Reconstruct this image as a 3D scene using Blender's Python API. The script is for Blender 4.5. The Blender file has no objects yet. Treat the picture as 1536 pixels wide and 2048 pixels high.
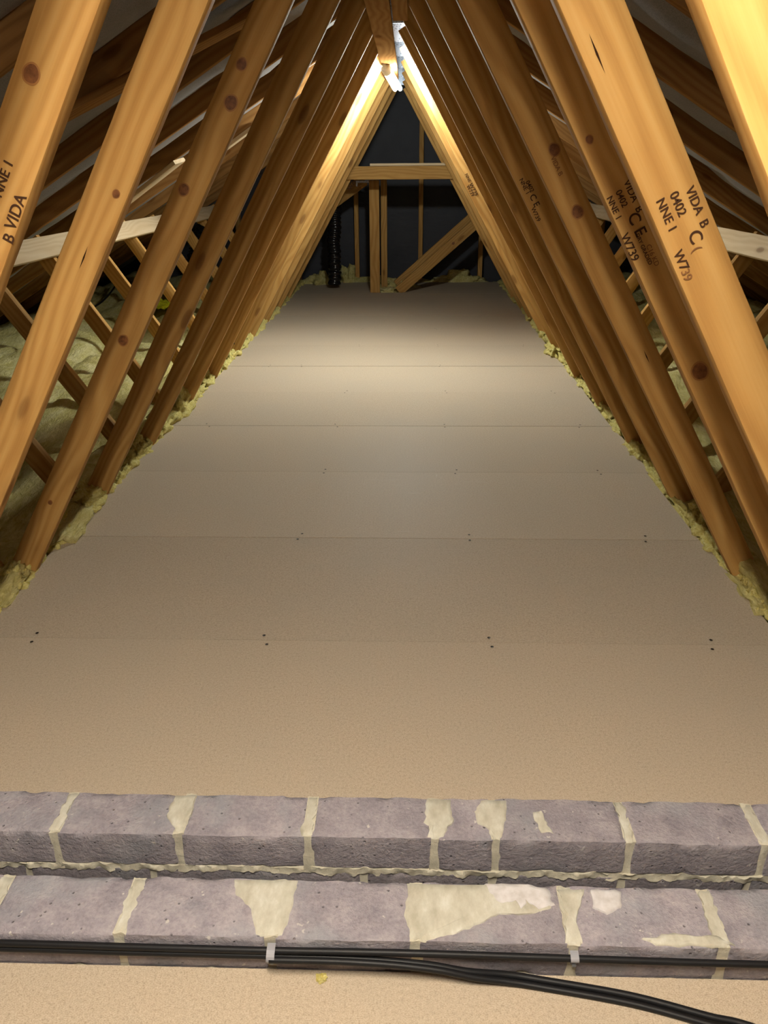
import bpy, bmesh, math, random
from mathutils import Vector, Matrix, noise, Euler
random.seed(7)
SC = bpy.context.scene
COL = SC.collection

# ------------------------------------------------------------------ camera
F_PX = 1573.3
CAM_H = 1.0845
th, ps, ro = 0.41012, -0.03271, -0.00728      # pitch down, yaw, roll
fwd = Vector((math.sin(ps)*math.cos(th), math.cos(ps)*math.cos(th), -math.sin(th)))
r0 = Vector((math.cos(ps), -math.sin(ps), 0)); u0 = r0.cross(fwd)
rgt = r0*math.cos(ro) + u0*math.sin(ro); upv = -r0*math.sin(ro) + u0*math.cos(ro)
cd = bpy.data.cameras.new('camera'); cam = bpy.data.objects.new('camera', cd); COL.objects.link(cam)
cam.matrix_world = Matrix(((rgt.x, upv.x, -fwd.x, 0), (rgt.y, upv.y, -fwd.y, 0), (rgt.z, upv.z, -fwd.z, CAM_H), (0, 0, 0, 1)))
cd.sensor_fit = 'VERTICAL'; cd.sensor_height = 36.0; cd.lens = F_PX/2048*36.0
cd.clip_start = 0.02; cd.clip_end = 100
SC.camera = cam

# ------------------------------------------------------------------ world, exposure, lamp strengths
w = bpy.data.worlds.new('world'); SC.world = w; w.use_nodes = True
w.node_tree.nodes['Background'].inputs[0].default_value = (1, .9, .8, 1)
w.node_tree.nodes['Background'].inputs[1].default_value = 0.002
SC.view_settings.view_transform = 'Standard'; SC.view_settings.look = 'None'
SC.view_settings.gamma = 1; SC.view_settings.use_curve_mapping = False
SC.view_settings.exposure = 0.0
FAR_LAMP = dict(color=(.94, 1.0, .95), strength=1650)
NEAR_LAMP = dict(color=(1.0, .92, .78), strength=440)

# ------------------------------------------------------------------ material helpers
def srgb(r, g, b):
    f = lambda c: (c/255/12.92) if c/255 <= .04045 else ((c/255+.055)/1.055)**2.4
    return (f(r), f(g), f(b), 1)
class NT:
    def __init__(s, name):
        s.m = bpy.data.materials.new(name); s.m.use_nodes = True; s.t = s.m.node_tree
        s.b = s.t.nodes['Principled BSDF']; s.x = 0
    def n(s, typ, **kw):
        nd = s.t.nodes.new(typ); s.x -= 180; nd.location = (s.x, 0)
        for k, v in kw.items():
            if k == 'inp':
                for a, b in v.items(): nd.inputs[a].default_value = b
            else: setattr(nd, k, v)
        return nd
    def l(s, a, b): s.t.links.new(a, b)
    def math(s, op, a, b=None, c=None, clamp=False):
        nd = s.n('ShaderNodeMath', operation=op); nd.use_clamp = clamp
        for i, v in enumerate((a, b, c)):
            if v is None: continue
            if isinstance(v, (int, float)): nd.inputs[i].default_value = v
            else: s.l(v, nd.inputs[i])
        return nd.outputs[0]
    def mix(s, fac, a, b, blend='MIX'):
        nd = s.n('ShaderNodeMix', data_type='RGBA', blend_type=blend)
        for i, v in ((0, fac), (6, a), (7, b)):
            if isinstance(v, (int, float)): nd.inputs[i].default_value = v
            elif isinstance(v, tuple): nd.inputs[i].default_value = v
            else: s.l(v, nd.inputs[i])
        return nd.outputs[2]
    def ramp(s, fac, stops, interp='LINEAR'):
        nd = s.n('ShaderNodeValToRGB'); cr = nd.color_ramp; cr.interpolation = interp
        while len(cr.elements) < len(stops): cr.elements.new(0.5)
        for e, (p, c) in zip(cr.elements, stops):
            e.position = p; e.color = c if isinstance(c, tuple) else (c, c, c, 1)
        s.l(fac, nd.inputs[0]); return nd.outputs[0]
    def noise(s, vec, scale, detail=3, rough=.5, dist=0, out=0):
        nd = s.n('ShaderNodeTexNoise', inp={'Scale': scale, 'Detail': detail, 'Roughness': rough, 'Distortion': dist})
        s.l(vec, nd.inputs['Vector']); return nd.outputs[out]
    def mapping(s, vec, scale=(1, 1, 1), loc=(0, 0, 0)):
        nd = s.n('ShaderNodeMapping', inp={'Scale': scale, 'Location': loc}); s.l(vec, nd.inputs[0]); return nd.outputs[0]
    def bump(s, h, strength, dist=.01):
        nd = s.n('ShaderNodeBump', inp={'Strength': strength, 'Distance': dist}); s.l(h, nd.inputs['Height'])
        s.l(nd.outputs[0], s.b.inputs['Normal']); return nd
    def done(s, color=None, rough=.6, spec=.3, metal=0):
        if color is not None:
            if isinstance(color, tuple): s.b.inputs['Base Color'].default_value = color
            else: s.l(color, s.b.inputs['Base Color'])
        if isinstance(rough, (int, float)): s.b.inputs['Roughness'].default_value = rough
        else: s.l(rough, s.b.inputs['Roughness'])
        s.b.inputs['Specular IOR Level'].default_value = spec
        s.b.inputs['Metallic'].default_value = metal
        return s.m

def wood(name, base, dark, light, sat=1.0, rough=.7, spec=.12):
    k = NT(name)
    tc = k.n('ShaderNodeTexCoord').outputs['Object']
    rnd = k.n('ShaderNodeObjectInfo').outputs['Random']
    off = k.n('ShaderNodeCombineXYZ')
    k.l(k.math('MULTIPLY', rnd, 37.0), off.inputs[0]); k.l(k.math('MULTIPLY', rnd, 11.3), off.inputs[1]); k.l(k.math('MULTIPLY', rnd, 23.7), off.inputs[2])
    add = k.n('ShaderNodeVectorMath', operation='ADD'); k.l(tc, add.inputs[0]); k.l(off.outputs[0], add.inputs[1]); v = add.outputs[0]
    # slow wander of the growth rings along the length
    warp = k.noise(k.mapping(v, (1.6, 5, 5)), 1.0, 2, .5, out=1)
    sub = k.n('ShaderNodeVectorMath', operation='MULTIPLY_ADD'); k.l(warp, sub.inputs[0]); sub.inputs[1].default_value = (0, .11, .11)
    k.l(k.mapping(tc, (.035, 1, 1)), sub.inputs[2])
    wv = k.n('ShaderNodeTexWave', wave_type='RINGS', rings_direction='X', inp={'Scale': 17.0, 'Distortion': 2.6, 'Detail': 2.0, 'Detail Scale': 1.2})
    k.l(sub.outputs[0], wv.inputs['Vector'])
    fine = k.noise(k.mapping(v, (6, 260, 260)), 1.0, 3, .6)
    broad = k.noise(k.mapping(v, (2.2, 9, 9)), 1.0, 3, .55)
    g = k.math('ADD', k.math('MULTIPLY', wv.outputs['Fac'], .42), k.math('MULTIPLY', fine, .5))
    c = k.mix(.52, base, k.ramp(g, [(.15, dark), (.5, base), (.85, light)]))
    c = k.mix(k.math('MULTIPLY', k.ramp(broad, [(.35, 0.0), (.75, 1.0)]), .45), c, dark, 'MIX')
    # knots
    vr = k.n('ShaderNodeTexVoronoi', feature='F1', inp={'Scale': 1.0, 'Randomness': .9}); k.l(k.mapping(v, (3.1, 9, 9)), vr.inputs['Vector'])
    kn = k.ramp(vr.outputs['Distance'], [(.05, 1.0), (.10, .85), (.13, .25), (.2, 0.0)])
    c = k.mix(k.math('MULTIPLY', kn, .62), c, srgb(96, 56, 26))
    tone = k.math('MULTIPLY_ADD', rnd, .34, .80)
    hsv = k.n('ShaderNodeHueSaturation', inp={'Saturation': sat}); k.l(c, hsv.inputs['Color']); k.l(tone, hsv.inputs['Value'])
    k.bump(k.math('ADD', fine, k.math('MULTIPLY', wv.outputs['Fac'], .4)), .15, .0015)
    return k.done(hsv.outputs[0], rough, spec)

M = {}
M['wood'] = wood('pine', srgb(194, 150, 86), srgb(152, 106, 54), srgb(212, 174, 110))
M['wood_pale'] = wood('pale pine', srgb(216, 190, 148), srgb(196, 164, 120), srgb(230, 210, 176), .9)
M['wood_dark'] = wood('rough pine', srgb(156, 116, 70), srgb(116, 78, 42), srgb(174, 134, 86), 1.0, .9, .0)

k = NT('knot'); tc = k.n('ShaderNodeTexCoord').outputs['Object']
M['knot'] = k.done(k.ramp(k.noise(tc, 90, 4, .6), [(.3, srgb(84, 48, 24)), (.7, srgb(134, 86, 48))]), .5, .3)
M['knot_rim'] = NT('knot rim').done(srgb(150, 104, 56), .55, .3)
M['split'] = NT('drying split').done(srgb(48, 28, 14), .9, .1)
M['ink'] = NT('stamp ink').done(srgb(62, 40, 26), .7, .1)
M['ink_faded'] = NT('faded stamp ink').done(srgb(120, 82, 50), .7, .1)

# chipboard
k = NT('chipboard'); tc = k.n('ShaderNodeTexCoord').outputs['Object']
tone = k.n('ShaderNodeAttribute', attribute_name='tone').outputs['Fac']
f1 = k.noise(tc, 170, 4, .75); f2 = k.noise(k.mapping(tc, (1, 1.6, 1)), 420, 2, .6); f3 = k.noise(tc, 2.2, 4, .6)
c = k.ramp(f1, [(.30, srgb(160, 136, 108)), (.48, srgb(196, 174, 144)), (.62, srgb(208, 188, 160)), (.78, srgb(224, 208, 182))])
c = k.mix(.45, c, k.ramp(f2, [(.36, srgb(150, 126, 98)), (.5, srgb(200, 180, 150)), (.68, srgb(220, 204, 176))]))
c = k.mix(k.ramp(f3, [(.35, 0.0), (.7, .35)]), c, srgb(186, 172, 150))
# dusty, scuffed walkway up the middle with fine scratches
sep = k.n('ShaderNodeSeparateXYZ'); k.l(tc, sep.inputs[0])
gx = k.math('SUBTRACT', 1.0, k.math('MULTIPLY', k.math('ABSOLUTE', sep.outputs[0]), 3.0), clamp=True)
gy = k.math('SUBTRACT', 1.0, k.math('MULTIPLY', k.math('ABSOLUTE', k.math('SUBTRACT', sep.outputs[1], 2.75)), 1.0), clamp=True)
scr = k.noise(k.mapping(tc, (2.5, 60, 1)), 1.5, 3, .6, 1.2); scr2 = k.noise(k.mapping(tc, (60, 2.5, 1)), 1.5, 3, .6, 1.2)
sm = k.math('MAXIMUM', k.ramp(scr, [(.66, 0.0), (.72, 1.0)]), k.ramp(scr2, [(.68, 0.0), (.74, 1.0)]))
msk = k.math('MULTIPLY', k.math('MULTIPLY', gx, gy), k.math('MULTIPLY_ADD', sm, .45, .22))
c = k.mix(msk, c, srgb(226, 222, 216))
hsv = k.n('ShaderNodeHueSaturation', inp={'Saturation': .84}); k.l(c, hsv.inputs['Color']); k.l(k.math('MULTIPLY', tone, .93), hsv.inputs['Value'])
k.bump(f1, .25, .0015)
M['chip'] = k.done(hsv.outputs[0], .66, .13)
M['chip_edge'] = NT('chipboard edge').done(srgb(120, 96, 70), .9, .1)

# bricks and mortar
k = NT('concrete brick'); tc = k.n('ShaderNodeTexCoord').outputs['Object']
tone = k.n('ShaderNodeAttribute', attribute_name='tone').outputs['Fac']
n1 = k.noise(tc, 22, 5, .65); n2 = k.noise(tc, 160, 4, .7); n3 = k.noise(tc, 9, 3, .5)
c = k.ramp(n1, [(.3, srgb(132, 126, 134)), (.5, srgb(160, 152, 158)), (.72, srgb(186, 178, 180))])
c = k.mix(.3, c, k.ramp(n2, [(.3, srgb(110, 106, 114)), (.6, srgb(184, 176, 182))]))
c = k.mix(k.ramp(n3, [(.52, 0.0), (.68, .5)]), c, srgb(152, 156, 162))
pv = k.n('ShaderNodeTexVoronoi', inp={'Scale': 55.0}); k.l(tc, pv.inputs['Vector'])
pit = k.ramp(pv.outputs['Distance'], [(.05, 1.0), (.12, 0.0)])
c = k.mix(k.math('MULTIPLY', pit, .5), c, srgb(86, 82, 88))
fl_ = k.noise(tc, 75, 2, .5); c = k.mix(k.ramp(fl_, [(.70, 0.0), (.76, .8)]), c, srgb(214, 208, 200))
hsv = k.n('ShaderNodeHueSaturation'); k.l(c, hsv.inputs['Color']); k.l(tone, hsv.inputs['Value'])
k.bump(k.math('SUBTRACT', k.math('ADD', n2, n1), k.math('MULTIPLY', pit, .8)), .8, .005)
M['brick'] = k.done(hsv.outputs[0], .85, .2)
k = NT('mortar'); tc = k.n('ShaderNodeTexCoord').outputs['Object']
n1 = k.noise(tc, 30, 5, .7); n2 = k.noise(tc, 220, 3, .6)
c = k.ramp(n1, [(.3, srgb(176, 170, 152)), (.6, srgb(206, 200, 180)), (.8, srgb(222, 218, 204))])
k.bump(k.math('ADD', n1, k.math('MULTIPLY', n2, .5)), .5, .004)
M['mortar'] = k.done(c, .9, .15)
k = NT('cement smear'); tc = k.n('ShaderNodeTexCoord').outputs['Object']
n1 = k.noise(k.mapping(tc, (1, .5, 1)), 40, 5, .65)
k.bump(n1, .4, .003)
M['smear'] = k.done(k.ramp(n1, [(.32, srgb(176, 170, 152)), (.55, srgb(198, 194, 178)), (.75, srgb(218, 216, 206))]), .9, .15)
k = NT('pale cement smear'); tc = k.n('ShaderNodeTexCoord').outputs['Object']
n1 = k.noise(tc, 60, 4, .6); k.bump(n1, .3, .002)
M['smear_white'] = k.done(k.ramp(n1, [(.3, srgb(196, 190, 186)), (.7, srgb(220, 216, 216))]), .9, .1)

# insulation
k = NT('glass wool'); tc = k.n('ShaderNodeTexCoord').outputs['Object']
n1 = k.noise(k.mapping(tc, (1, .35, 1)), 9, 5, .62, .6); n2 = k.noise(k.mapping(tc, (1, .3, 1)), 70, 5, .7, .5)
c = k.ramp(n1, [(.28, srgb(184, 166, 82)), (.5, srgb(222, 208, 124)), (.72, srgb(244, 234, 178))])
c = k.mix(.4, c, k.ramp(n2, [(.3, srgb(166, 148, 78)), (.65, srgb(244, 234, 186))]))
k.bump(k.math('ADD', n1, n2), .9, .02)
M['wool'] = k.done(c, .95, .1)
k = NT('fresh glass wool'); tc = k.n('ShaderNodeTexCoord').outputs['Object']
n2 = k.noise(tc, 90, 5, .7, .5)
k.bump(n2, .9, .012)
M['wool_bright'] = k.done(k.ramp(n2, [(.3, srgb(206, 184, 84)), (.6, srgb(236, 224, 150)), (.8, srgb(244, 238, 200))]), .95, .1)

# membranes
k = NT('roof underlay felt'); tc = k.n('ShaderNodeTexCoord').outputs['Object']
n1 = k.noise(tc, 5, 4, .6); n2 = k.noise(tc, 260, 2, .5)
k.bump(n2, .3, .002)
M['felt'] = k.done(k.mix(.3, k.ramp(n1, [(.3, srgb(112, 107, 106)), (.7, srgb(138, 132, 128))]), k.ramp(n2, [(.4, srgb(110, 105, 104)), (.6, srgb(156, 150, 146))])), .8, .25)
k = NT('black breather membrane'); tc = k.n('ShaderNodeTexCoord').outputs['Object']
n1 = k.noise(tc, 1.6, 4, .6)
k.bump(k.noise(k.mapping(tc, (1, 1, 3)), 3, 3, .6), .4, .02)
M['membrane'] = k.done(k.ramp(n1, [(.3, srgb(46, 46, 52)), (.7, srgb(62, 62, 68))]), .6, .3)
M['black_foil'] = NT('black foil duct').done(srgb(22, 20, 22), .18, .6)
k = NT('galvanised'); tc = k.n('ShaderNodeTexCoord').outputs['Object']
vv = k.n('ShaderNodeTexVoronoi', inp={'Scale': 90.0}); k.l(tc, vv.inputs['Vector'])
M['steel'] = k.done(k.ramp(vv.outputs['Distance'], [(.1, srgb(110, 118, 134)), (.5, srgb(176, 184, 198))]), .38, .5, .85)
M['cable'] = NT('black cable sheath').done(srgb(24, 24, 26), .5, .3)
M['clip'] = NT('grey cable clip').done(srgb(150, 150, 156), .4, .4)
M['white_plastic'] = NT('white plastic').done(srgb(226, 226, 222), .4, .4)
M['screw'] = NT('dark screw').done(srgb(40, 32, 26), .5, .4, .3)
M['plain_board'] = NT('plasterboard').done(srgb(150, 140, 128), .9, .1)
k = NT('yellow scrap'); tc = k.n('ShaderNodeTexCoord').outputs['Object']
M['yellow'] = k.done(k.ramp(k.noise(tc, 40, 3), [(.35, srgb(170, 168, 20)), (.6, srgb(232, 228, 40))]), .5, .4)
def emis(name, color, strength):
    k = NT(name); k.b.inputs['Emission Color'].default_value = (*color, 1); k.b.inputs['Emission Strength'].default_value = strength
    return k.done((1, 1, 1, 1), .4, .3)
M['glow_far'] = emis('lit tube', **FAR_LAMP)
M['glow_near'] = emis('lit tube near', **NEAR_LAMP)

# ------------------------------------------------------------------ mesh helpers
class MB:
    def __init__(s): s.v = []; s.f = []; s.mi = []; s.tone = []
    def add(s, vs, fs, mi=0, tone=1.0):
        o = len(s.v); s.v += [tuple(v) for v in vs]
        for f in fs: s.f.append(tuple(i+o for i in f)); s.mi.append(mi); s.tone.append(tone)
    def box(s, lo, hi, mi=0, tone=1.0):
        x0, y0, z0 = lo; x1, y1, z1 = hi
        s.add([(x0,y0,z0),(x1,y0,z0),(x1,y1,z0),(x0,y1,z0),(x0,y0,z1),(x1,y0,z1),(x1,y1,z1),(x0,y1,z1)],
              [(0,3,2,1),(4,5,6,7),(0,1,5,4),(1,2,6,5),(2,3,7,6),(3,0,4,7)], mi, tone)
    def tube(s, pts, r, n=10, mi=0, cap=True, flat=1.0):
        pts = [Vector(p) for p in pts]; rings = []; up = Vector((0, 0, 1))
        for i, p in enumerate(pts):
            d = (pts[min(i+1, len(pts)-1)] - pts[max(i-1, 0)]).normalized()
            a = d.cross(up); a = a.normalized() if a.length > 1e-3 else Vector((1, 0, 0)); b = a.cross(d).normalized()
            rr = r[i] if isinstance(r, (list, tuple)) else r
            rings.append([p + a*math.cos(2*math.pi*j/n)*rr + b*math.sin(2*math.pi*j/n)*rr*flat for j in range(n)])
        vs = [v for rg in rings for v in rg]; fs = []
        for i in range(len(pts)-1):
            for j in range(n): fs.append((i*n+j, i*n+(j+1) % n, (i+1)*n+(j+1) % n, (i+1)*n+j))
        if cap: fs.append(tuple(range(n-1, -1, -1))); fs.append(tuple((len(pts)-1)*n+j for j in range(n)))
        s.add(vs, fs, mi)
    def build(s, name, mats, parent=None, smooth=False, loc=None, mw=None):
        me = bpy.data.meshes.new(name); me.from_pydata(s.v, [], s.f)
        mats = mats if isinstance(mats, list) else [mats]
        for m in mats: me.materials.append(m)
        for p, i in zip(me.polygons, s.mi): p.material_index = i; p.use_smooth = smooth
        at = me.attributes.new('tone', 'FLOAT', 'FACE')
        for i, t in enumerate(s.tone): at.data[i].value = t
        me.update(); o = bpy.data.objects.new(name, me); COL.objects.link(o)
        if parent: o.parent = parent
        if mw is not None: o.matrix_local = mw
        elif loc is not None: o.location = loc
        return o
def tag(o, label=None, cat=None, group=None, kind=None):
    if label: o['label'] = label
    if cat: o['category'] = cat
    if group: o['group'] = group
    if kind: o['kind'] = kind
    return o
def empty(name, loc, label, cat, group=None):
    o = bpy.data.objects.new(name, None); COL.objects.link(o); o.location = loc; o.empty_display_size = .1
    return tag(o, label, cat, group)

def beam(name, a, b, width, thick, wdir, mat, parent=None, knots=(), rc=.0022, wob=.0010, splits=()):
    """timber from a to b: local x along the length, local z along wdir (width), local y the thickness.
       a and b are in the parent's space and lie on the centre line of the timber."""
    a = Vector(a); b = Vector(b); X = (b-a).normalized(); L = (b-a).length
    Z = (Vector(wdir) - X*X.dot(Vector(wdir))).normalized(); Y = Z.cross(X)
    c = (a+b)/2; mw = Matrix(((X.x, Y.x, Z.x, c.x), (X.y, Y.y, Z.y, c.y), (X.z, Y.z, Z.z, c.z), (0, 0, 0, 1)))
    hw, ht = width/2, thick/2; seed = random.random()*100
    prof = []
    for sy, sz in ((1, 1), (-1, 1), (-1, -1), (1, -1)):
        cy, cz = sy*(ht-rc), sz*(hw-rc); base = math.atan2(sz, sy)
        for da in (-math.pi/4, 0, math.pi/4): prof.append((cy+rc*math.cos(base+da), cz+rc*math.sin(base+da)))
    n = max(2, int(L/.06)); m = len(prof); vs = []; fs = []
    for i in range(n+1):
        x = -L/2 + L*i/n
        for j, (py, pz) in enumerate(prof):
            q = noise.noise(Vector((x*9+seed, py*60, pz*60)))*wob
            vs.append((x, py+q*.5*(1 if py > 0 else -1), pz+q*(1 if pz > 0 else -1)))
    for i in range(n):
        for j in range(m): fs.append((i*m+j, (i+1)*m+j, (i+1)*m+(j+1) % m, i*m+(j+1) % m))
    fs.append(tuple(range(m))); fs.append(tuple(n*m+j for j in range(m-1, -1, -1)))
    mb = MB(); mb.add(vs, fs)
    side = -1 if Y.y > 0 else 1            # the face turned to the brick wall end (-Y in the world)
    for (kx, kz, kr) in knots:             # distance along the centre line from its middle, offset across, radius
        for fr, yo, mi in ((1.22, .0009, 3), (1.0, .0012, 1)):
            ring = [(kx+math.cos(t*math.pi/16)*kr*1.12*fr*(1+.05*math.sin(t*.6+kx*50)), side*(ht+yo), kz+math.sin(t*math.pi/16)*kr*.95*fr) for t in range(32)]
            mb.add(ring + [(kx, side*(ht+yo), kz)], [(32, t, (t+1) % 32) for t in range(32)], mi)
    for (kx, kz, kl) in splits:
        y = side*(ht+.0011)
        mb.add([(kx-kl/2, y, kz), (kx, y, kz+.0016), (kx+kl/2, y, kz+.001), (kx, y, kz-.0012)], [(0, 1, 2, 3)], 2)
    o = mb.build(name, [mat, M['knot'], M['split'], M['knot_rim']], parent, mw=mw)
    for p in o.data.polygons: p.use_smooth = len(p.vertices) == 4 and p.material_index == 0
    try:
        o.data.set_sharp_from_angle(angle=math.radians(30))
    except Exception: pass
    o['L'] = L; del o['L']
    return o

# ------------------------------------------------------------------ geometry constants
XC = -.08                      # ridge line
XL, XR = -1.10, .94            # inner edges of the struts at floor level
HW = 1.02; MS = .587           # half width at the floor, and how fast the struts close in
T = .035                       # timber thickness
RB0, RS = 1.80, .585           # underside of the rafters at the ridge, and slope
EAVE = 3.35
Y_END = 8.75
TR = [-1.03, -.43, .17, .77, 1.12, 1.45, 2.03, 2.62, 3.2, 3.8, 4.4, 5.0, 5.6, 6.2, 6.8, 7.4]

# ------------------------------------------------------------------ setting: floor
def make_floor():
    mb = MB(); g = .0012
    rows = []; y = 1.068; edges = [1.068, 1.68]
    while edges[-1] < 8.0: edges.append(edges[-1]+.603)
    edges.append(8.56)
    rr = random.Random(3)
    tones = [.98, .94, 1.02, .98, .97, 1.0, .97, 1.02, 1.0, 1.03, 1.0, .98, 1.0, .99]
    for i in range(len(edges)-1):
        y0, y1 = edges[i]+g, edges[i+1]-g; t = tones[i % len(tones)]
        zt = [0, -.0006, .0004, 0, .0005, -.0004, .0003][i % 7]
        xl, xr = XL-.006+rr.uniform(-.012, .008), XR-.008+rr.uniform(-.008, .012)
        if y1 < 7.75: mb.box((xl, y0, -.018), (xr, y1, zt), 0, t)
        elif y0 < 7.75:
            mb.box((xl, y0, -.018), (xr, 7.79, zt), 0, t)
            mb.box((xl, 7.79, -.018), (-.36, y1, zt), 0, t); mb.box((-.06, 7.79, -.018), (xr, y1, zt), 0, t)
        else:
            mb.box((xl, y0, -.018), (-.36, y1, zt), 0, t); mb.box((-.06, y0, -.018), (xr, y1, zt), 0, t)
    # near side of the brick wall
    mb.box((XL, -1.6, -.02), (XR, .7935, 0), 0, 1.0)
    fl = mb.build('floor', [M['chip']]); tag(fl, kind='structure')
    s = MB()
    for yy, xs in ((1.68, (-.94, -.353, .21, .76)), (2.29, (-.341, .209, .755)), (2.89, (-.319, .181, .744)), (3.492, (-.931, -.334, .177, .785)),
                   (4.095, (-.33, .2, .77)), (4.70, (-.832, -.648, .19)), (5.3, (-.33, .19, .77)), (5.9, (-.35, .2))):
        for x in xs:
            for q in (-.021, .02):
                m_ = MB(); xx = x+random.uniform(-.012, .012); c = (xx, yy+q, .0008)
                ring = [(c[0]+.0042*math.cos(a*math.pi/5), c[1]+.0042*math.sin(a*math.pi/5), .0012) for a in range(10)]
                m_.add(ring+[(c[0], c[1], .0004)], [(10, a, (a+1) % 10) for a in range(10)])
                m_.build('screw_head', M['screw'], fl)
    return fl
floor = make_floor()

# roof underlay (both slopes in one) sagging between the rafters
def make_roof():
    mb = MB(); dtop = .099
    ys = []; y = -1.7
    while y < Y_END+.05: ys.append(y); y += .06
    for sgn in (-1, 1):
        ns = 58; vs = []; fs = []
        for i, yy in enumerate(ys):
            prev = max([t for t in TR if t <= yy] or [TR[0]-.6]); nxt = min([t for t in TR if t > yy] or [Y_END])
            f = (yy-prev-T)/max(.05, (nxt-prev-T)); f = min(1, max(0, f))
            for j in range(ns+1):
                u = j/ns; d = u*(EAVE+.1)
                lap = ((d*1.16+.35) % 1.0); lapz = -.010*(1-lap)
                sag = -.045*math.sin(math.pi*f)*min(1, (nxt-prev)/.6)*(1+.5*noise.noise(Vector((d*2.0, yy*1.3, sgn*3))))
                z = RB0+dtop-RS*d+sag+lapz+.006*noise.noise(Vector((d*7, yy*6, sgn)))
                if f in (0, 1): z = RB0+dtop-RS*d+.004
                vs.append((XC+sgn*d, yy, z+.002))
        m = ns+1
        for i in range(len(ys)-1):
            for j in range(ns): fs.append((i*m+j, i*m+j+1, (i+1)*m+j+1, (i+1)*m+j) if sgn > 0 else (i*m+j+1, i*m+j, (i+1)*m+j, (i+1)*m+j+1))
        mb.add(vs, fs)
    o = mb.build('ceiling', M['felt'], smooth=True); tag(o, kind='structure')
make_roof()

# far gable: studs in front of black membrane
def gable(name, y, mat, flip):
    mb = MB(); zr = RB0+.13
    pts = [(XC-EAVE-.1, -.2), (XC+EAVE+.1, -.2), (XC+EAVE+.1, -.08), (XC, zr), (XC-EAVE-.1, -.08)]
    y2 = y + (.05 if not flip else -.05)
    vs = [(x, y, z) for x, z in pts] + [(x, y2, z) for x, z in pts]; n = 5
    fs = [tuple(range(n)), tuple(range(2*n-1, n-1, -1))] + [(i, (i+1) % n, n+(i+1) % n, n+i) for i in range(n)]
    mb.add(vs, fs); return tag(mb.build(name, mat), kind='structure')
gable('wall_far', Y_END, M['membrane'], False)
gable('wall_behind', -1.72, M['membrane'], True)

# ------------------------------------------------------------------ setting: two leaves of the brick wall
def brick_box(mb, lo, hi, tone, seed, chip=0):
    lo = Vector(lo); hi = Vector(hi); s = hi-lo
    nx, ny, nz = max(2, int(s.x/.012)), max(2, int(s.y/.012)), max(2, int(s.z/.010))
    idx = {}; vs = []; fs = []; front = []
    def vid(i, j, k_):
        key = (i, j, k_)
        if key not in idx:
            p = Vector((i/nx, j/ny, k_/nz)); q = Vector((lo.x+s.x*p.x, lo.y+s.y*p.y, lo.z+s.z*p.z))
            # rounded arrises
            r = .0045; c = Vector([min(max(q[a], lo[a]+r), hi[a]-r) for a in range(3)])
            d = q-c
            if d.length > r: q = c+d.normalized()*r
            nn = Vector((noise.noise(q*26+Vector((seed, 0, 0))), noise.noise(q*26+Vector((0, seed, 9))), noise.noise(q*26+Vector((5, 0, seed)))))
            fine_ = noise.noise(q*95+Vector((seed, 3, 1)))
            edge = sum(1 for a in range(3) if q[a] < lo[a]+.007 or q[a] > hi[a]-.007)
            q += nn*(.0022 if edge >= 2 else .0012) + Vector((0, -1, .3))*fine_*.0007
            if edge >= 2: q -= (q-(lo+hi)/2).normalized()*max(0, noise.noise(q*38+Vector((seed*2, 1, 7)))-.15)*.010
            idx[key] = len(vs); vs.append(q)
        return idx[key]
    for i in range(nx):
        for j in range(ny):
            fs.append((vid(i, j, nz), vid(i+1, j, nz), vid(i+1, j+1, nz), vid(i, j+1, nz)))
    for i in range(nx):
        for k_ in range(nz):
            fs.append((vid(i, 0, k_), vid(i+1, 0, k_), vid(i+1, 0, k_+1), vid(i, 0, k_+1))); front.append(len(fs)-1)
            fs.append((vid(i+1, ny, k_), vid(i, ny, k_), vid(i, ny, k_+1), vid(i+1, ny, k_+1)))
    for j in range(ny):
        for k_ in range(nz):
            fs.append((vid(0, j+1, k_), vid(0, j, k_), vid(0, j, k_+1), vid(0, j+1, k_+1)))
            fs.append((vid(nx, j, k_), vid(nx, j+1, k_), vid(nx, j+1, k_+1), vid(nx, j, k_+1)))
    o = len(mb.tone); mb.add(vs, fs, 0, tone)
    for q in front: mb.tone[o+q] = tone*.86      # rough stretcher face, toned darker than the top
def patch(mb, pts, z, mi, h=.0022, seed=0):
    """thin irregular skin of cement with a feathered edge"""
    P = []
    n = len(pts)
    for i in range(n):
        a = Vector((*pts[i], 0)); b = Vector((*pts[(i+1) % n], 0))
        for t in range(5):
            p = a.lerp(b, t/5)
            p += Vector((noise.noise(p*90+Vector((seed, 0, 0))), noise.noise(p*90+Vector((0, seed, 4))), 0))*.004
            P.append(p)
    c = sum(P, Vector())/len(P); m = len(P)
    vs = [Vector((p.x, p.y, z-.003)) for p in P]
    for s_, hh in ((.94, h*.8), (.7, h), (.35, h)):
        for p in P:
            q = c.lerp(p, s_); vs.append(Vector((q.x, q.y, z+hh+.0008*noise.noise(q*70+Vector((0, 0, seed))))))
    vs.append(Vector((c.x, c.y, z+h)))
    fs = []
    for r in range(3):
        for i in range(m): fs.append((r*m+i, r*m+(i+1) % m, (r+1)*m+(i+1) % m, (r+1)*m+i))
    for i in range(m): fs.append((3*m+i, 3*m+(i+1) % m, 4*m))
    mb.add(vs, fs, mi)
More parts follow.
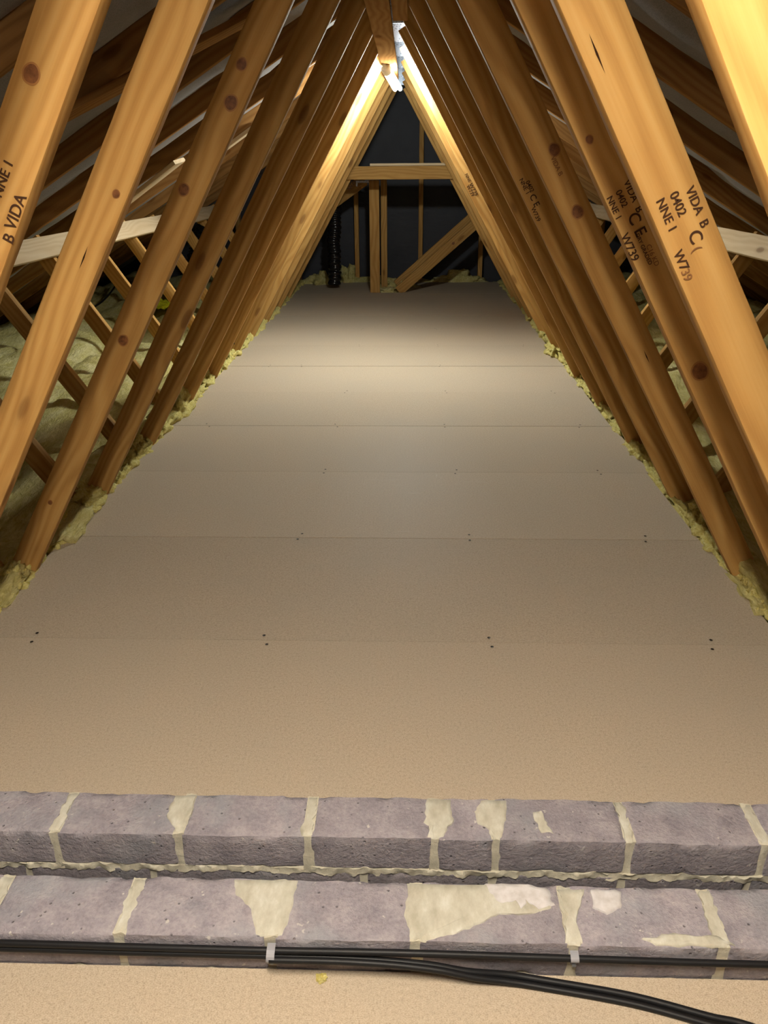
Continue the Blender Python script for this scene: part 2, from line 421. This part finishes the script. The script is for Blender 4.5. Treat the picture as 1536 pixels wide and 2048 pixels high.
def mortar_core(mb, x0, x1, y0, y1, z0, z1, seed, amp=.0022):
    nx = max(3, int((x1-x0)/.004)); prof = [(y0, z0), (y0, (z0+z1)/2), (y0, z1), ((y0+y1)/2, z1), (y1, z1), (y1, z0)]
    vs = []; fs = []; m = len(prof)
    for i in range(nx+1):
        x = x0+(x1-x0)*i/nx
        for j, (y, z) in enumerate(prof):
            q = Vector((x, y, z)); vs.append((x, y+amp*noise.noise(q*60+Vector((seed, 0, 0)))+amp*.5*noise.noise(q*170+Vector((0, 0, seed))), z+amp*noise.noise(q*45+Vector((0, seed, 0)))+amp*.6*noise.noise(q*150+Vector((seed, 1, 0)))))
    for i in range(nx):
        for j in range(m-1): fs.append((i*m+j, (i+1)*m+j, (i+1)*m+j+1, i*m+j+1))
    mb.add(vs, fs, 1)
def brick_leaf(name, y0, y1, top, joints, lower, ex, tones, patches, jw=.010):
    mb = MB(); H = .069; x0, x1 = -2.0, 1.85
    js = sorted(joints)
    while js[0] > x0: js.insert(0, js[0]-.2145)
    while js[-1] < x1: js.append(js[-1]+.2145)
    rr = random.Random(name)
    for i in range(len(js)-1):
        t = tones.get(i-ex, rr.uniform(.92, 1.04))
        dz = rr.uniform(-.0012, .0012)
        brick_box(mb, (js[i]+jw/2+rr.uniform(-.001, .001), y0+rr.uniform(-.001, .0015), top-H), (js[i+1]-jw/2, y1, top+dz), t, i*7.3+y0*10)
    mortar_core(mb, js[0], js[-1], y0+.012, y1-.010, top-H-.012, top-.012, 3.1)
    for j in js: mortar_core(mb, j-jw/2-.004, j+jw/2+.005, y0+.0025, y1-.002, top-H-.012, top-.0012, 3.1+j, .003)
    # squeezed bed joint and the course below
    mortar_core(mb, js[0], js[-1], y0+.0015, y1-.002, top-H-.0135, top-H-.0005, 8.8, .0052)
    ls = sorted(lower)
    while ls[0] > x0: ls.insert(0, ls[0]-.2145)
    while ls[-1] < x1: ls.append(ls[-1]+.2145)
    for i in range(len(ls)-1):
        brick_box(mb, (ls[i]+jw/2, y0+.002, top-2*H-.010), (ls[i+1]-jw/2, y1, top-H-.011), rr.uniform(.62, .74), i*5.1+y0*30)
    mortar_core(mb, ls[0], ls[-1], y0+.006, y1-.002, top-2*H-.015, top-H-.012, 5.5)
    for j in js:      # smeared pointing on the top of every cross joint
        if abs(j) > .75: continue
        pa = []; pb = []; m_ = 7
        for q in range(m_):
            yy = y0+.004+(y1-y0-.008)*q/(m_-1); wob_ = .006*noise.noise(Vector((j*40, yy*30, 2)))
            pa.append((j-jw/2-.001-abs(.010*noise.noise(Vector((j*30, yy*34, 7))))+wob_*.3, yy)); pb.append((j+jw/2+.001+abs(.010*noise.noise(Vector((j*30+9, yy*34, 3))))+wob_*.3, yy))
        patch(mb, pa+pb[::-1], top, 2, .0012, seed=j*11)
    for n_, (pts, mi) in enumerate(patches): patch(mb, pts, top, mi, .0024 if mi == 2 else .0034, seed=n_*3.3)
    o = mb.build(name, [M['brick'], M['mortar'], M['smear'], M['smear_white']], smooth=True)
    try: o.data.set_sharp_from_angle(angle=math.radians(70))
    except Exception: pass
    return tag(o, kind='structure')
NP = [([(-.272,.898),(-.169,.899),(-.169,.862),(-.174,.818),(-.181,.80),(-.218,.80),(-.234,.842),(-.262,.868)], 2),
      ([(.003,.898),(.181,.898),(.223,.892),(.226,.858),(.19,.844),(.142,.846),(.11,.825),(.069,.808),(.032,.798),(.011,.798),(-.004,.839)], 2),
      ([(.12,.898),(.19,.897),(.222,.89),(.226,.862),(.20,.852),(.185,.868),(.175,.85),(.165,.866),(.14,.86)], 3),
      ([(.234,.892),(.277,.893),(.262,.855),(.25,.829),(.256,.80),(.230,.799),(.24,.845)], 2),
      ([(.285,.892),(.333,.89),(.325,.86),(.30,.846),(.282,.858)], 3),
      ([(.430,.812),(.452,.815),(.475,.80),(.462,.799),(.44,.799),(.36,.80),(.34,.808),(.39,.818)], 2)]
FPT = [([(-.403,1.058),(-.368,1.058),(-.364,1.017),(-.368,.984),(-.382,.978),(-.404,1.002),(-.408,1.02)], 2),
      ([(.036,1.058),(.077,1.058),(.081,1.011),(.068,.989),(.064,.972),(.044,.972),(.043,.994),(.030,1.004)], 2),
      ([(.130,1.058),(.176,1.058),(.169,1.013),(.158,.973),(.146,.973),(.142,.990),(.120,1.001),(.116,1.029)], 2),
      ([(.215,1.03),(.232,1.035),(.236,1.0),(.245,.982),(.222,.985)], 2)]
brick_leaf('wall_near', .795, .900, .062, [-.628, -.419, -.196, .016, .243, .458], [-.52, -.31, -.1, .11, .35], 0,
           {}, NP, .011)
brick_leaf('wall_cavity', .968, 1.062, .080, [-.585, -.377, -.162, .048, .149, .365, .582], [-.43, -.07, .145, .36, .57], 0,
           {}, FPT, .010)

# ------------------------------------------------------------------ roof trusses
def seg_text(parent_obj, txt, pos, dirv, upv_, size, mat, name='grade_stamp', bold=.0):
    cu = bpy.data.curves.new('t', 'FONT'); cu.body = txt; cu.size = size; cu.align_x = 'CENTER'; cu.align_y = 'CENTER'; cu.offset = size*.012
    cu.extrude = 0.0
    to = bpy.data.objects.new('t', cu); COL.objects.link(to)
    dg = bpy.context.evaluated_depsgraph_get(); me = bpy.data.meshes.new_from_object(to.evaluated_get(dg)); bpy.data.objects.remove(to)
    me.materials.clear(); me.materials.append(mat)
    o = bpy.data.objects.new(name, me); COL.objects.link(o)
    d = Vector(dirv).normalized(); u = Vector(upv_); u = (u-d*d.dot(u)).normalized(); n = d.cross(u); p = Vector(pos)
    mw = Matrix(((d.x, u.x, n.x, p.x), (d.y, u.y, n.y, p.y), (d.z, u.z, n.z, p.z), (0, 0, 0, 1)))
    o.parent = parent_obj; bpy.context.view_layer.update()
    o.matrix_parent_inverse = parent_obj.matrix_world.inverted(); o.matrix_basis = mw
    return o
def inner_x(s, z): return XC+s*(HW-MS*z)
SW = {3: .076, 4: .070, 5: .070, 6: .072, 7: .076}
def make_truss(i, y, label, knotsL=(), knotsR=(), splL=(), splR=(), dxL=0, dxR=0):
    t = empty('roof_truss', (XC, y, 0), label, 'roof truss', 'trussed rafters along the attic')
    w_ = SW.get(i, .070); cy = T/2; cosw = 1/math.sqrt(1+MS*MS); parts = {}
    for s in (-1, 1):
        dx = dxL if s < 0 else dxR
        u = Vector((-s*MS, 0, 1)).normalized(); nout = Vector((s*u.z, 0, -s*u.x)) ; nout = Vector((s*cosw, 0, MS*cosw))
        # inner strut, foot just under the boards, head at the ridge
        zb, zt = -.030, 1.70
        a = Vector((s*(HW-MS*zb)+dx, cy, zb)) + nout*w_/2; b = Vector((s*(HW-MS*zt)+dx, cy, zt)) + nout*w_/2
        parts['strut', s] = beam('strut', a, b, w_, T, nout, M['wood'], t, knotsL if s < 0 else knotsR, splits=splL if s < 0 else splR)
        # rafter
        sl = Vector((s*1, 0, -RS)).normalized(); nup = Vector((s*RS, 0, 1)).normalized()
        a = Vector((s*.006, cy, RB0-RS*.006)) + nup*.085/2; b = Vector((s*EAVE, cy, RB0-RS*EAVE)) + nup*.085/2
        parts['rafter', s] = beam('rafter', a, b, .085, T, nup, M['wood_dark'], t)
        # outer web: inner upper edge x = 1.12+.63z from the ridge line
        d = Vector((s*.63, 0, 1)).normalized(); nn = Vector((s*1, 0, -.63)).normalized()
        z0, z1 = -.03, .838
        a = Vector((s*(1.12+.63*z0), cy, z0)) + nn*.035; b = Vector((s*(1.12+.63*z1), cy, z1-.02)) + nn*.035
        parts['web', s] = beam('outer_web', a, b, .070, T, nn, M['wood'], t)
    # ridge nail plate
    mb = MB(); mb.box((-.055, -.0042, RB0-.07), (.062, -.0018, RB0+.06)); mb.build('nail_plate', M['steel'], t)
    beam('ceiling_tie', (-EAVE, cy, -.085), (EAVE, cy, -.085), .095, T, (0, 0, 1), M['wood_dark'], t)
    return t, parts

# distances along a strut are measured from its middle (height .835) upwards
def along(z): return (z-.835)/(1/math.sqrt(1+MS*MS))*1.0
LABELS = {
 0: None, 1: None, 2: None,
 3: 'nearest pine roof truss, its right strut very wide and bright in the top right corner',
 4: 'stamped pine roof truss standing just beyond the low grey brick wall',
 5: 'second pine roof truss beyond the brick wall, right strut printed in full and partly shaded',
 6: 'third roof truss beyond the bricks, left strut with round dark knots',
 7: 'fourth roof truss beyond the bricks, smooth brown struts and a faint stamp right',
 8: 'fifth roof truss beyond the bricks, dim unlit struts showing a thin bright edge',
 9: 'sixth roof truss beyond the bricks, dark struts with a thin pale edge',
 10: 'last dark roof truss on the camera side of the hanging tube light',
 11: 'roof truss right beside the hanging tube light, its strut tops glowing brightest',
 12: 'first bright yellow roof truss beyond the hanging tube light',
 13: 'second bright yellow roof truss beyond the hanging tube light',
 14: 'roof truss just in front of the one carrying the far crossbar',
 15: 'furthest roof truss, with the horizontal crossbar fixed between its struts'}
KL = {4: [(along(1.175), .012, .010)], 5: [(along(1.04), -.016, .006)],
      6: [(along(.665), 0, .012), (along(1.285), .006, .011), (along(1.214), -.006, .014), (along(1.02), .012, .012), (along(.205), .004, .006)]}
KR = {5: [(along(1.12), -.018, .006), (along(.727), -.008, .014)], 6: [(along(1.10), .014, .012), (along(.97), .002, .013)]}
SPL = {5: [(along(.93), -.006, .045)]}
SPR = {4: [(along(1.205), -.018, .05)], 6: [(along(.62), .004, .04)]}
trusses = {}
for i, y in enumerate(TR):
    if i < 2: continue
    lb = LABELS[i] or 'pine roof truss above the near floor, behind the low brick wall'
    trusses[i] = make_truss(i, y, lb, KL.get(i, ()), KR.get(i, ()), SPL.get(i, ()), SPR.get(i, ()),
                            dxL={4: -.028+.0, }.get(i, 0), dxR={3: .01, 4: -.018}.get(i, 0))

# stamps on the struts
dn = Vector((MS, 0, -1)).normalized(); up_r = Vector((1, 0, MS)).normalized()
def stampR(i, y, rows):
    ob = trusses[i][1]['strut', 1]
    for txt, x, z, size, faded in rows:
        seg_text(ob, txt, (x, y-.0016, z), dn, up_r, size, M['ink_faded'] if faded else M['ink'])
stampR(4, 1.12, [('VIDA  B', .3775, 1.037, .0165, 0), ('0402', .352, 1.041, .0165, 0), ('NNE 1', .339, 1.027, .0165, 0),
                 ('C', .3805, 1.000, .024, 0), ('(', .3850, .985, .017, 1), ('W7', .366, .970, .0180, 0), ('39', .376, .951, .0165, 1)])
stampR(5, 1.45, [('VIDA  B', .379, 1.041, .0170, 0), ('0402', .360, 1.037, .0150, 0), ('NNE 1', .349, 1.022, .0150, 0),
                 ('C E', .3905, .9955, .028, 0), ('W739', .383, .958, .0200, 0), ('DRY GRADED', .4075, .955, .0095, 0), ('C16 KD', .424, .945, .012, 1)])
stampR(7, 2.62, [('NNE 1', .352, 1.035, .018, 0), ('0402', .368, 1.035, .018, 0), ('C E', .385, .995, .026, 0), ('W739', .392, .955, .018, 0)])
stampR(6, 2.03, [('VIDA B', .345, 1.09, .015, 1)])
for i, y in ((11, 5.0), (12, 5.6)):
    stampR(i, y, [('W739', .375 if i == 11 else .40, .975 if i == 11 else .955, .03, 0), ('NNE 1', .345 if i == 11 else .38, 1.03, .025, 0)])
obL = trusses[4][1]['strut', -1]
upL = Vector((MS, 0, 1)).normalized(); out_l = Vector((-1, 0, MS)).normalized()
seg_text(obL, 'B', (-.546, 1.1184, 1.002), upL, out_l, .021, M['ink'])
seg_text(obL, 'VIDA', (-.530, 1.1184, 1.036), upL, out_l, .022, M['ink'])
seg_text(obL, '0402 NNE 1', (-.549, 1.1184, 1.060), upL, out_l, .018, M['ink'])
obL = trusses[15][1]['strut', -1]
seg_text(obL, 'W739', (-.495, 7.3984, .98), upL, out_l, .045, M['ink'])

# crossbar on the furthest truss with a loose flat board on it
cb = beam('crossbar', (-.545, 7.375, 1.062), (.425, 7.375, 1.062), .105, .040, (0, 0, 1), M['wood'])
tag(cb, 'horizontal pine crossbar fixed between the furthest pair of struts', 'beam')
fb = beam('loose_board', (-.34, 7.41, 1.1265), (.37, 7.41, 1.1265), .09, .020, (0, 1, 0), M['wood_pale'])
tag(fb, 'thin pale board lying flat on top of the far crossbar', 'board')

# boards under the ridge and the long braces
b1 = beam('ridge_board', (-.113, 2.75, 1.6095), (-.113, 5.55, 1.6095), .083, .022, (1, 0, 0), M['wood_dark'])
tag(b1, 'rough brown board running lengthwise under the ridge, the lit tube light below its end', 'board', 'boards under the ridge')
b2 = beam('ridge_board', (-.038, -.6, 1.6095), (-.038, 3.45, 1.6095), .055, .022, (1, 0, 0), M['wood_dark'])
tag(b2, 'short visible end of a second ridge board beside the first at the top edge', 'board', 'boards under the ridge')
for s, lb in ((-1, 'pale lengthwise brace board nailed across the left outer webs'), (1, 'pale lengthwise brace board nailed across the right outer webs')):
    d = Vector((s*.63, 0, 1)).normalized(); nn = Vector((-s*1, 0, .63)).normalized()
    c0 = Vector((XC+s*(1.12+.63*.762), 0, .762)) + nn*.0125
    b = beam('brace_board', (c0.x, 1.0, c0.z), (c0.x, 8.2, c0.z), .098, .022, d, M['wood_pale'], knots=())
    tag(b, lb, 'board', 'lengthwise brace boards')
def under_rafter(s, x, off=.0): return RB0-RS*abs(x-XC)-off
def diag(p, q, wd, lb, mat, th_=.02):
    s = -1 if p[0] < XC else 1
    nrm = Vector((s*RS, 0, 1)).normalized()
    a = Vector((p[0], p[1], under_rafter(s, p[0])))-nrm*(th_/2+.001); b = Vector((q[0], q[1], under_rafter(s, q[0])))-nrm*(th_/2+.001)
    X = (b-a).normalized(); wdir = X.cross(nrm)
    o = beam('diagonal_brace', a, b, wd, th_, wdir, mat); return tag(o, lb, 'board', 'diagonal braces under the rafters')
diag((-1.75, 2.05), (-.40, 3.0), .085, 'brown diagonal brace under the upper left rafters, crossing behind the near struts', M['wood_dark'])
diag((-1.80, 4.66), (-1.20, 4.44), .11, 'short pale wedge ended board under the left rafters, above the brace board', M['wood_pale'])
diag((-1.25, 5.06), (-.84, 4.96), .07, 'small pale board with a hole under the left rafters near the tube light', M['wood_pale'])

# ------------------------------------------------------------------ far end framing
def post(x, y, z0, z1, wd, th_, lb, name='post', cat='post', group=None):
    o = beam(name, (x, y, z0), (x, y, z1), wd, th_, (1, 0, 0), M['wood']); return tag(o, lb, cat, group)
post(-.325, 7.80+.02, .0, 1.0, .092, .04, 'upright pine post standing at the notch in the far floor edge')
post(-.245, 8.12, -.02, 1.0, .06, .04, 'second upright post close behind the one at the floor notch')
b = beam('diagonal_strut', (-.10, 7.83, .008), (.90, 7.83, .86), .092, .04, (-.6, 0, .76), M['wood'], knots=[(.02, .0, .012)])
tag(b, 'sloping pine strut with a knot rising from the far floor edge to the right', 'strut', 'sloping struts at the far end')
b = beam('diagonal_strut', (-.12, 8.13, .03), (.92, 8.13, .93), .092, .04, (-.6, 0, .76), M['wood'])
tag(b, 'sloping pine strut just behind and above the knotted one', 'strut', 'sloping struts at the far end')
b = beam('diagonal_strut', (-1.30, 8.0, .42), (-.42, 8.0, 1.0), .10, .04, (-.6, 0, .9), M['wood'])
tag(b, 'sloping pine strut at far left, rising to the post top under the crossbar', 'strut', 'sloping struts at the far end')
mb = MB(); mb.box((-.50, 7.95, .975), (-.30, 8.05, .995)); mb.box((-.50, 7.95, .945), (-.485, 8.05, .975))
tag(mb.build('metal_hanger', M['steel']), 'grey metal hanger under the left end of the far crossbar', 'bracket')
STL = {-1.78: 'stud against the black far wall, furthest left in the row', -1.165: 'stud against the black far wall behind the left struts', -.545: 'stud against the black far wall between the duct and the posts',
       .118: 'stud in the middle of the black far wall', .745: 'stud against the black far wall beyond the sloping strut end', 1.37: 'stud against the black far wall behind the right struts', 1.98: 'stud against the black far wall, furthest right in the row'}
for x, lb in STL.items():
    post(x, 8.66, -.02, RB0-RS*abs(x-XC)-.002, .044, .09, lb, 'wall_stud', 'stud', 'studs of the far wall')

# ------------------------------------------------------------------ ducts
def duct(pts, r, lb):
    mb = MB(); P = [Vector(p) for p in pts]; path = []
    for i in range(len(P)-1):
        for t in range(40): path.append(P[i].lerp(P[i+1], t/40))
    path.append(P[-1]); rr = [r*(1+.09*math.sin(i*1.3)+.05*noise.noise(Vector((i*.7, 0, r)))) for i in range(len(path))]
    path = [p+Vector((noise.noise(p*8), noise.noise(p*8+Vector((4, 0, 0))), 0))*.012 for p in path]
    mb.tube(path, rr, 22)
    return tag(mb.build('flexible_duct', M['black_foil'], smooth=True), lb, 'duct', 'black ducts')
duct([(-.74, 8.1, .04), (-.735, 8.12, .45), (-.72, 8.15, .80), (-.80, 8.2, 1.15)], .062, 'glossy black corrugated duct standing at the far left floor edge')
duct([(-1.86, 6.75, .12), (-1.77, 6.8, .42), (-1.68, 6.85, .66)], .075, 'glossy black crinkled duct among the left webs above the insulation')

# ------------------------------------------------------------------ insulation
def wool_field(s, label):
    mb = MB(); x_in = (XL-.015) if s < 0 else (XR+.015); n_x, y0, y1 = 62, 1.075, Y_END-.01
    n_y = 190; vs = []; fs = []
    x_out = XC+s*(EAVE-.10)
    for j in range(n_y+1):
        y = y0+(y1-y0)*j/n_y
        for i in range(n_x+1):
            u = i/n_x; x = x_in+(x_out-x_in)*(u**1.25)
            fold = noise.noise(Vector((x*2.3, y*.9, 3*s)))*.07 + noise.noise(Vector((x*5.5+noise.noise(Vector((x, y*1.5, 0)))*2, y*3.2, s)))*.045 + abs(noise.noise(Vector((x*9, y*4.2, 7+s))))*.03 + noise.noise(Vector((x*22, y*16, s)))*.012
            rise = min(1, u*5); z = -.035 + .05*rise + .04*min(1, u*1.5) + fold*(.45+.55*rise)
            # quilt edges running along the attic
            ph = (abs(x-x_in)*1.75+.1*noise.noise(Vector((y*.8, s, 0)))) % 1.0
            z -= .05*max(0, 1-abs(ph-.5)*9)*rise
            z = min(z, RB0-RS*abs(x-XC)-.02)
            vs.append((x, y, z))
    m = n_x+1
    for j in range(n_y):
        for i in range(n_x): fs.append((j*m+i, j*m+i+1, (j+1)*m+i+1, (j+1)*m+i) if s > 0 else (j*m+i+1, j*m+i, (j+1)*m+i, (j+1)*m+i+1))
    mb.add(vs, fs)
    return tag(mb.build('insulation_quilt', M['wool'], smooth=True), label, 'insulation', kind='stuff')
wool_field(-1, 'rumpled yellow glass wool insulation filling the left side under the webs')
wool_field(1, 'rumpled yellow glass wool insulation filling the right side under the webs')
# strip behind the floor
mb = MB(); vs = []; fs = []; nx, ny = 60, 10
for j in range(ny+1):
    for i in range(nx+1):
        x = -1.1+2.1*i/nx; y = 8.50+.25*j/ny
        if y < 8.57: z = -.03
        else: z = .015+.07*noise.noise(Vector((x*4, y*3, 1)))+.03*noise.noise(Vector((x*11, y*9, 1)))
        vs.append((x, y, z))
for j in range(ny):
    for i in range(nx): fs.append((j*(nx+1)+i, j*(nx+1)+i+1, (j+1)*(nx+1)+i+1, (j+1)*(nx+1)+i))
mb.add(vs, fs); tag(mb.build('insulation_quilt', M['wool'], smooth=True), 'strip of glass wool along the foot of the black far wall', 'insulation', kind='stuff')

ICO = None
def ico_data(sub):
    bm = bmesh.new(); bmesh.ops.create_icosphere(bm, subdivisions=sub, radius=1)
    vs = [v.co.copy() for v in bm.verts]; fs = [[v.index for v in f.verts] for f in bm.faces]; bm.free(); return vs, fs
IV, IF = ico_data(4)
def lump(mb, c, rad, seed, mi=0, amp=.75):
    c = Vector(c); vs = []
    for v in IV:
        d = 1+amp*noise.noise(v*1.7+Vector((seed, 0, 0)))+amp*.45*noise.noise(v*4.5+Vector((0, seed, 0)))+.14*noise.noise(v*11+Vector((0, 0, seed)))
        vs.append(c+Vector((v.x*rad[0], v.y*rad[1], v.z*rad[2]))*d)
    mb.add(vs, [tuple(f) for f in IF], mi)
def tufts(s, label):
    mb = MB(); rr = random.Random(5 if s < 0 else 9); y = 1.30
    while y < 8.5:
        L_ = rr.uniform(.07, .20)
        base = XL if s < 0 else XR
        near_foot = any(abs(y-(t+.017)) < .10 for t in TR)
        r = rr.uniform(.014, .034)
        x = base+s*rr.uniform(.008, .030)
        lump(mb, (x, y, rr.uniform(-.012, .008)), (r, L_*.55, r*rr.uniform(.8, 1.35)), rr.uniform(0, 99), 0)
        if rr.random() < .5: lump(mb, (x+s*.03, y+.03, .01), (r*1.3, L_*.5, r*1.3), rr.uniform(0, 99), 0)
        y += L_*rr.uniform(.5, 1.0)
    return tag(mb.build('insulation_tufts', M['wool_bright'], smooth=True), label, 'insulation', kind='stuff')
tufts(-1, 'torn yellow glass wool squeezed up along the left edge of the floor boards')
tufts(1, 'torn yellow glass wool squeezed up along the right edge of the floor boards')
mb = MB(); lump(mb, (.985, 1.93, .0), (.055, .17, .05), 4.2); tag(mb.build('insulation_lump', M['wool'], smooth=True), 'large pale wool lump at the right floor edge below the nearest strut foot', 'insulation')
mb = MB(); lump(mb, (-1.15, 1.90, .0), (.06, .15, .045), 14.2); tag(mb.build('insulation_lump', M['wool'], smooth=True), 'large pale wool lump at the left floor edge below the nearest strut foot', 'insulation')
mb = MB(); lump(mb, (-1.135, 2.34, .0), (.06, .17, .05), 24.7); tag(mb.build('insulation_lump', M['wool'], smooth=True), 'pale wool lump between the first two left strut feet', 'insulation')
mb = MB(); lump(mb, (-1.125, 3.72, .02), (.06, .22, .065), 31.0); tag(mb.build('insulation_lump', M['wool_bright'], smooth=True), 'frayed yellow wool lump spilling onto the left floor edge halfway along', 'insulation')
mb = MB(); lump(mb, (.925, 5.05, .02), (.045, .13, .045), 77.0); tag(mb.build('insulation_lump', M['wool_bright'], smooth=True), 'bright yellow wool lump on the right floor edge in the lamp light', 'insulation')
for q, (x, y, rx, ry, rz, lb) in enumerate([(-.10, 8.25, .17, .14, .07, 'wool heap behind the foot of the sloping strut'), (-.93, 8.5, .15, .12, .10, 'wool heap to the left of the far duct'),
        (-.62, 8.60, .09, .07, .16, 'tall wool heap between the far duct and the stud'), (.52, 8.62, .24, .07, .09, 'wool heap at the far wall under the sloping strut end'), (-.22, 7.92, .10, .10, .03, 'flat wool tuft in the notch between post and sloping strut')]):
    mb = MB(); lump(mb, (x, y, .0), (rx, ry, rz), q*9.1+2); tag(mb.build('insulation_lump', M['wool'], smooth=True), lb, 'insulation')

# tiny wool tuft on the near boards
mb = MB(); lump(mb, (-.123, .778, .0035), (.008, .006, .0045), 3.0, 0, .5); lump(mb, (-.118, .781, .004), (.004, .004, .003), 8.0, 0, .5)
tag(mb.build('wool_tuft', M['yellow' if False else 'wool_bright']), 'tiny yellow wool tuft on the near board against the bricks', 'tuft')

# yellow scrap on the left insulation
mb = MB(); vs = []; fs = []; n = 14
for j in range(n+1):
    for i in range(n+1):
        x = (i/n-.5)*.30; y = (j/n-.5)*.42
        vs.append((-1.98+x+.03*noise.noise(Vector((x*12, y*12, 5))), 6.43+y, .105+.05*noise.noise(Vector((x*14, y*10, 1)))+.03*noise.noise(Vector((x*30, y*30, 2)))))
for j in range(n):
    for i in range(n): fs.append((j*(n+1)+i, j*(n+1)+i+1, (j+1)*(n+1)+i+1, (j+1)*(n+1)+i))
mb.add(vs, fs); o = mb.build('yellow_wrapper', M['yellow'], smooth=True)
md = o.modifiers.new('thickness', 'SOLIDIFY'); md.thickness = .002
tag(o, 'crumpled bright yellow plastic scrap lying on the left insulation', 'wrapper')

# ------------------------------------------------------------------ cables
def smooth_path(pts, n=14):
    P = [Vector(p) for p in pts]; P = [2*P[0]-P[1]]+P+[2*P[-1]-P[-2]]; out = []
    for i in range(1, len(P)-2):
        for t in range(n):
            u = t/n; a, b, c, d = P[i-1:i+3]
            out.append(.5*((2*b)+(c-a)*u+(2*a-5*b+4*c-d)*u*u+(3*b-a-3*c+d)*u**3))
    out.append(P[-2]); return out
def cable(pts, r, lb, flat=1.0, group='cables along the near bricks'):
    mb = MB(); mb.tube(smooth_path(pts), r, 12, flat=flat)
    return tag(mb.build('cable', M['cable'], smooth=True), lb, 'cable', group)
cable([(-2.0, .7885, .050), (-1.1, .7885, .050), (-.6, .7885, .049), (-.40, .788, .0475), (-.196, .788, .0465), (0, .788, .0475), (.243, .788, .0440), (.36, .788, .042), (.53, .788, .0405), (1.1, .788, .041), (1.85, .788, .042)], .0050,
      'upper black cable clipped along the whole front of the near bricks')
cable([(-2.0, .7885, .039), (-1.1, .7885, .039), (-.6, .7885, .038), (-.40, .788, .0365), (-.196, .788, .0355), (-.06, .786, .0350), (.03, .784, .0300), (.09, .782, .020), (.15, .787, .008), (.20, .782, .0052), (.32, .762, .0050), (.42, .735, .0050), (.50, .712, .0050), (.75, .60, .005), (1.0, .42, .005)], .0050,
      'lower black cable leaving the bricks and curving away over the near board')
cable([(-.196, .7775, .0405), (-.1, .7775, .0405), (-.02, .7770, .0370), (.05, .7750, .030), (.10, .7740, .018), (.15, .7755, .0085), (.20, .7705, .0052), (.32, .7500, .0050), (.42, .7225, .0050), (.50, .6992, .0050), (.75, .5865, .005), (1.0, .405, .005)], .0048,
      'second black cable lying beside the curving one on the near board')
for x, z, lb in ((-.194, .041, 'small grey cable clip on the left mortar joint'), (.243, .040, 'small grey cable clip on the right, holding a single cable')):
    c = empty('cable_clip', (x, .795, z), lb, 'clip', 'cable clips')
    mb = MB(); pts = []; R_ = .0125 if x < 0 else .0072
    zc = 0 if x < 0 else .0045
    for a in range(13):
        t = math.pi*a/12; pts.append((-(.0135 if x > 0 else .0215)*math.sin(t)*.98, zc+R_*math.cos(t)))
    for q in range(len(pts)-1):
        (ya, za), (yb, zb) = pts[q], pts[q+1]
        mb.add([(-.006, ya, za), (.006, ya, za), (.006, yb, zb), (-.006, yb, zb), (-.0045, ya*.9, za*.93), (.0045, ya*.9, za*.93), (.0045, yb*.9, zb*.93), (-.0045, yb*.9, zb*.93)],
               [(0, 1, 2, 3), (7, 6, 5, 4), (0, 4, 5, 1), (1, 5, 6, 2), (2, 6, 7, 3), (3, 7, 4, 0)])
    mb.box((-.0045, -.006, zc-R_-.007), (.0045, 0, zc-R_+.001)); mb.build('saddle', M['clip'], c)
    mb = MB(); mb.tube([(0, 0, zc-R_-.004), (0, -.009, zc-R_-.004)], .0016, 8); mb.tube([(0, -.009, zc-R_-.004), (0, -.0105, zc-R_-.004)], .0032, 10); mb.build('nail', M['steel'], c)
# cable across the left insulation, and a thin one on the left floor edge
cable([(-2.95, 8.0, .13), (-2.66, 7.3, .15), (-2.45, 6.4, .14), (-2.30, 5.6, .16), (-2.12, 4.85, .13), (-1.98, 4.3, .05)], .007, 'black cable snaking over the left insulation', group='loft cables')
cable([(-1.135, 5.0, .16), (-1.118, 5.0, .09), (-1.10, 5.02, .04), (-1.105, 5.06, .0)], .005, 'short black cable end dropping down at the left floor edge', group='loft cables')

# ------------------------------------------------------------------ the two twin-tube lights
def tube_light(a, b, glow, lb):
    a = Vector(a); b = Vector(b); X = (b-a).normalized(); L = (b-a).length
    t = empty('tube_light', (0, 0, 0), lb, 'lamp', 'tube lights under the ridge')
    Y = Vector((0, 0, 1)).cross(X).normalized(); Z = X.cross(Y)
    t.matrix_world = Matrix(((X.x, Y.x, Z.x, a.x), (X.y, Y.y, Z.y, a.y), (X.z, Y.z, Z.z, a.z), (0, 0, 0, 1)))
    mb = MB(); mb.tube([(-.034, 0, 0), (-.030, 0, 0), (.004, 0, 0), (.008, 0, 0)], [.022, .0265, .0265, .022], 24)
    mb.build('lamp_base', M['white_plastic'], t, smooth=False)
    mb = MB(); mb.tube([(-.046, 0, .020), (-.046, 0, .002), (-.034, 0, 0)], [.010, .012, .012], 14); mb.build('lamp_holder', M['white_plastic'], t)
    for yy in (-.0165, .0165):
        mb = MB(); mb.tube([(.006, yy, 0), (L*.5, yy, 0), (L-.010, yy, 0), (L-.004, yy, 0), (L, yy, 0)], [.0115, .0115, .0115, .0095, .004], 16); mb.build('lit_tube', glow, t, smooth=True)
    mb = MB(); mb.tube([(L-.016, -.012, 0), (L-.016, .012, 0)], .006, 10); mb.build('tube_bridge', glow, t, smooth=True)
    return t
tube_light((-.120, 4.81, 1.568), (-.064, 4.90, 1.486), M['glow_far'], 'white twin-tube light glowing under the end of the ridge board')
tube_light((-.062, -.14, 1.53), (-.062, .40, 1.52), M['glow_near'], 'warm twin-tube light under the near ridge board')
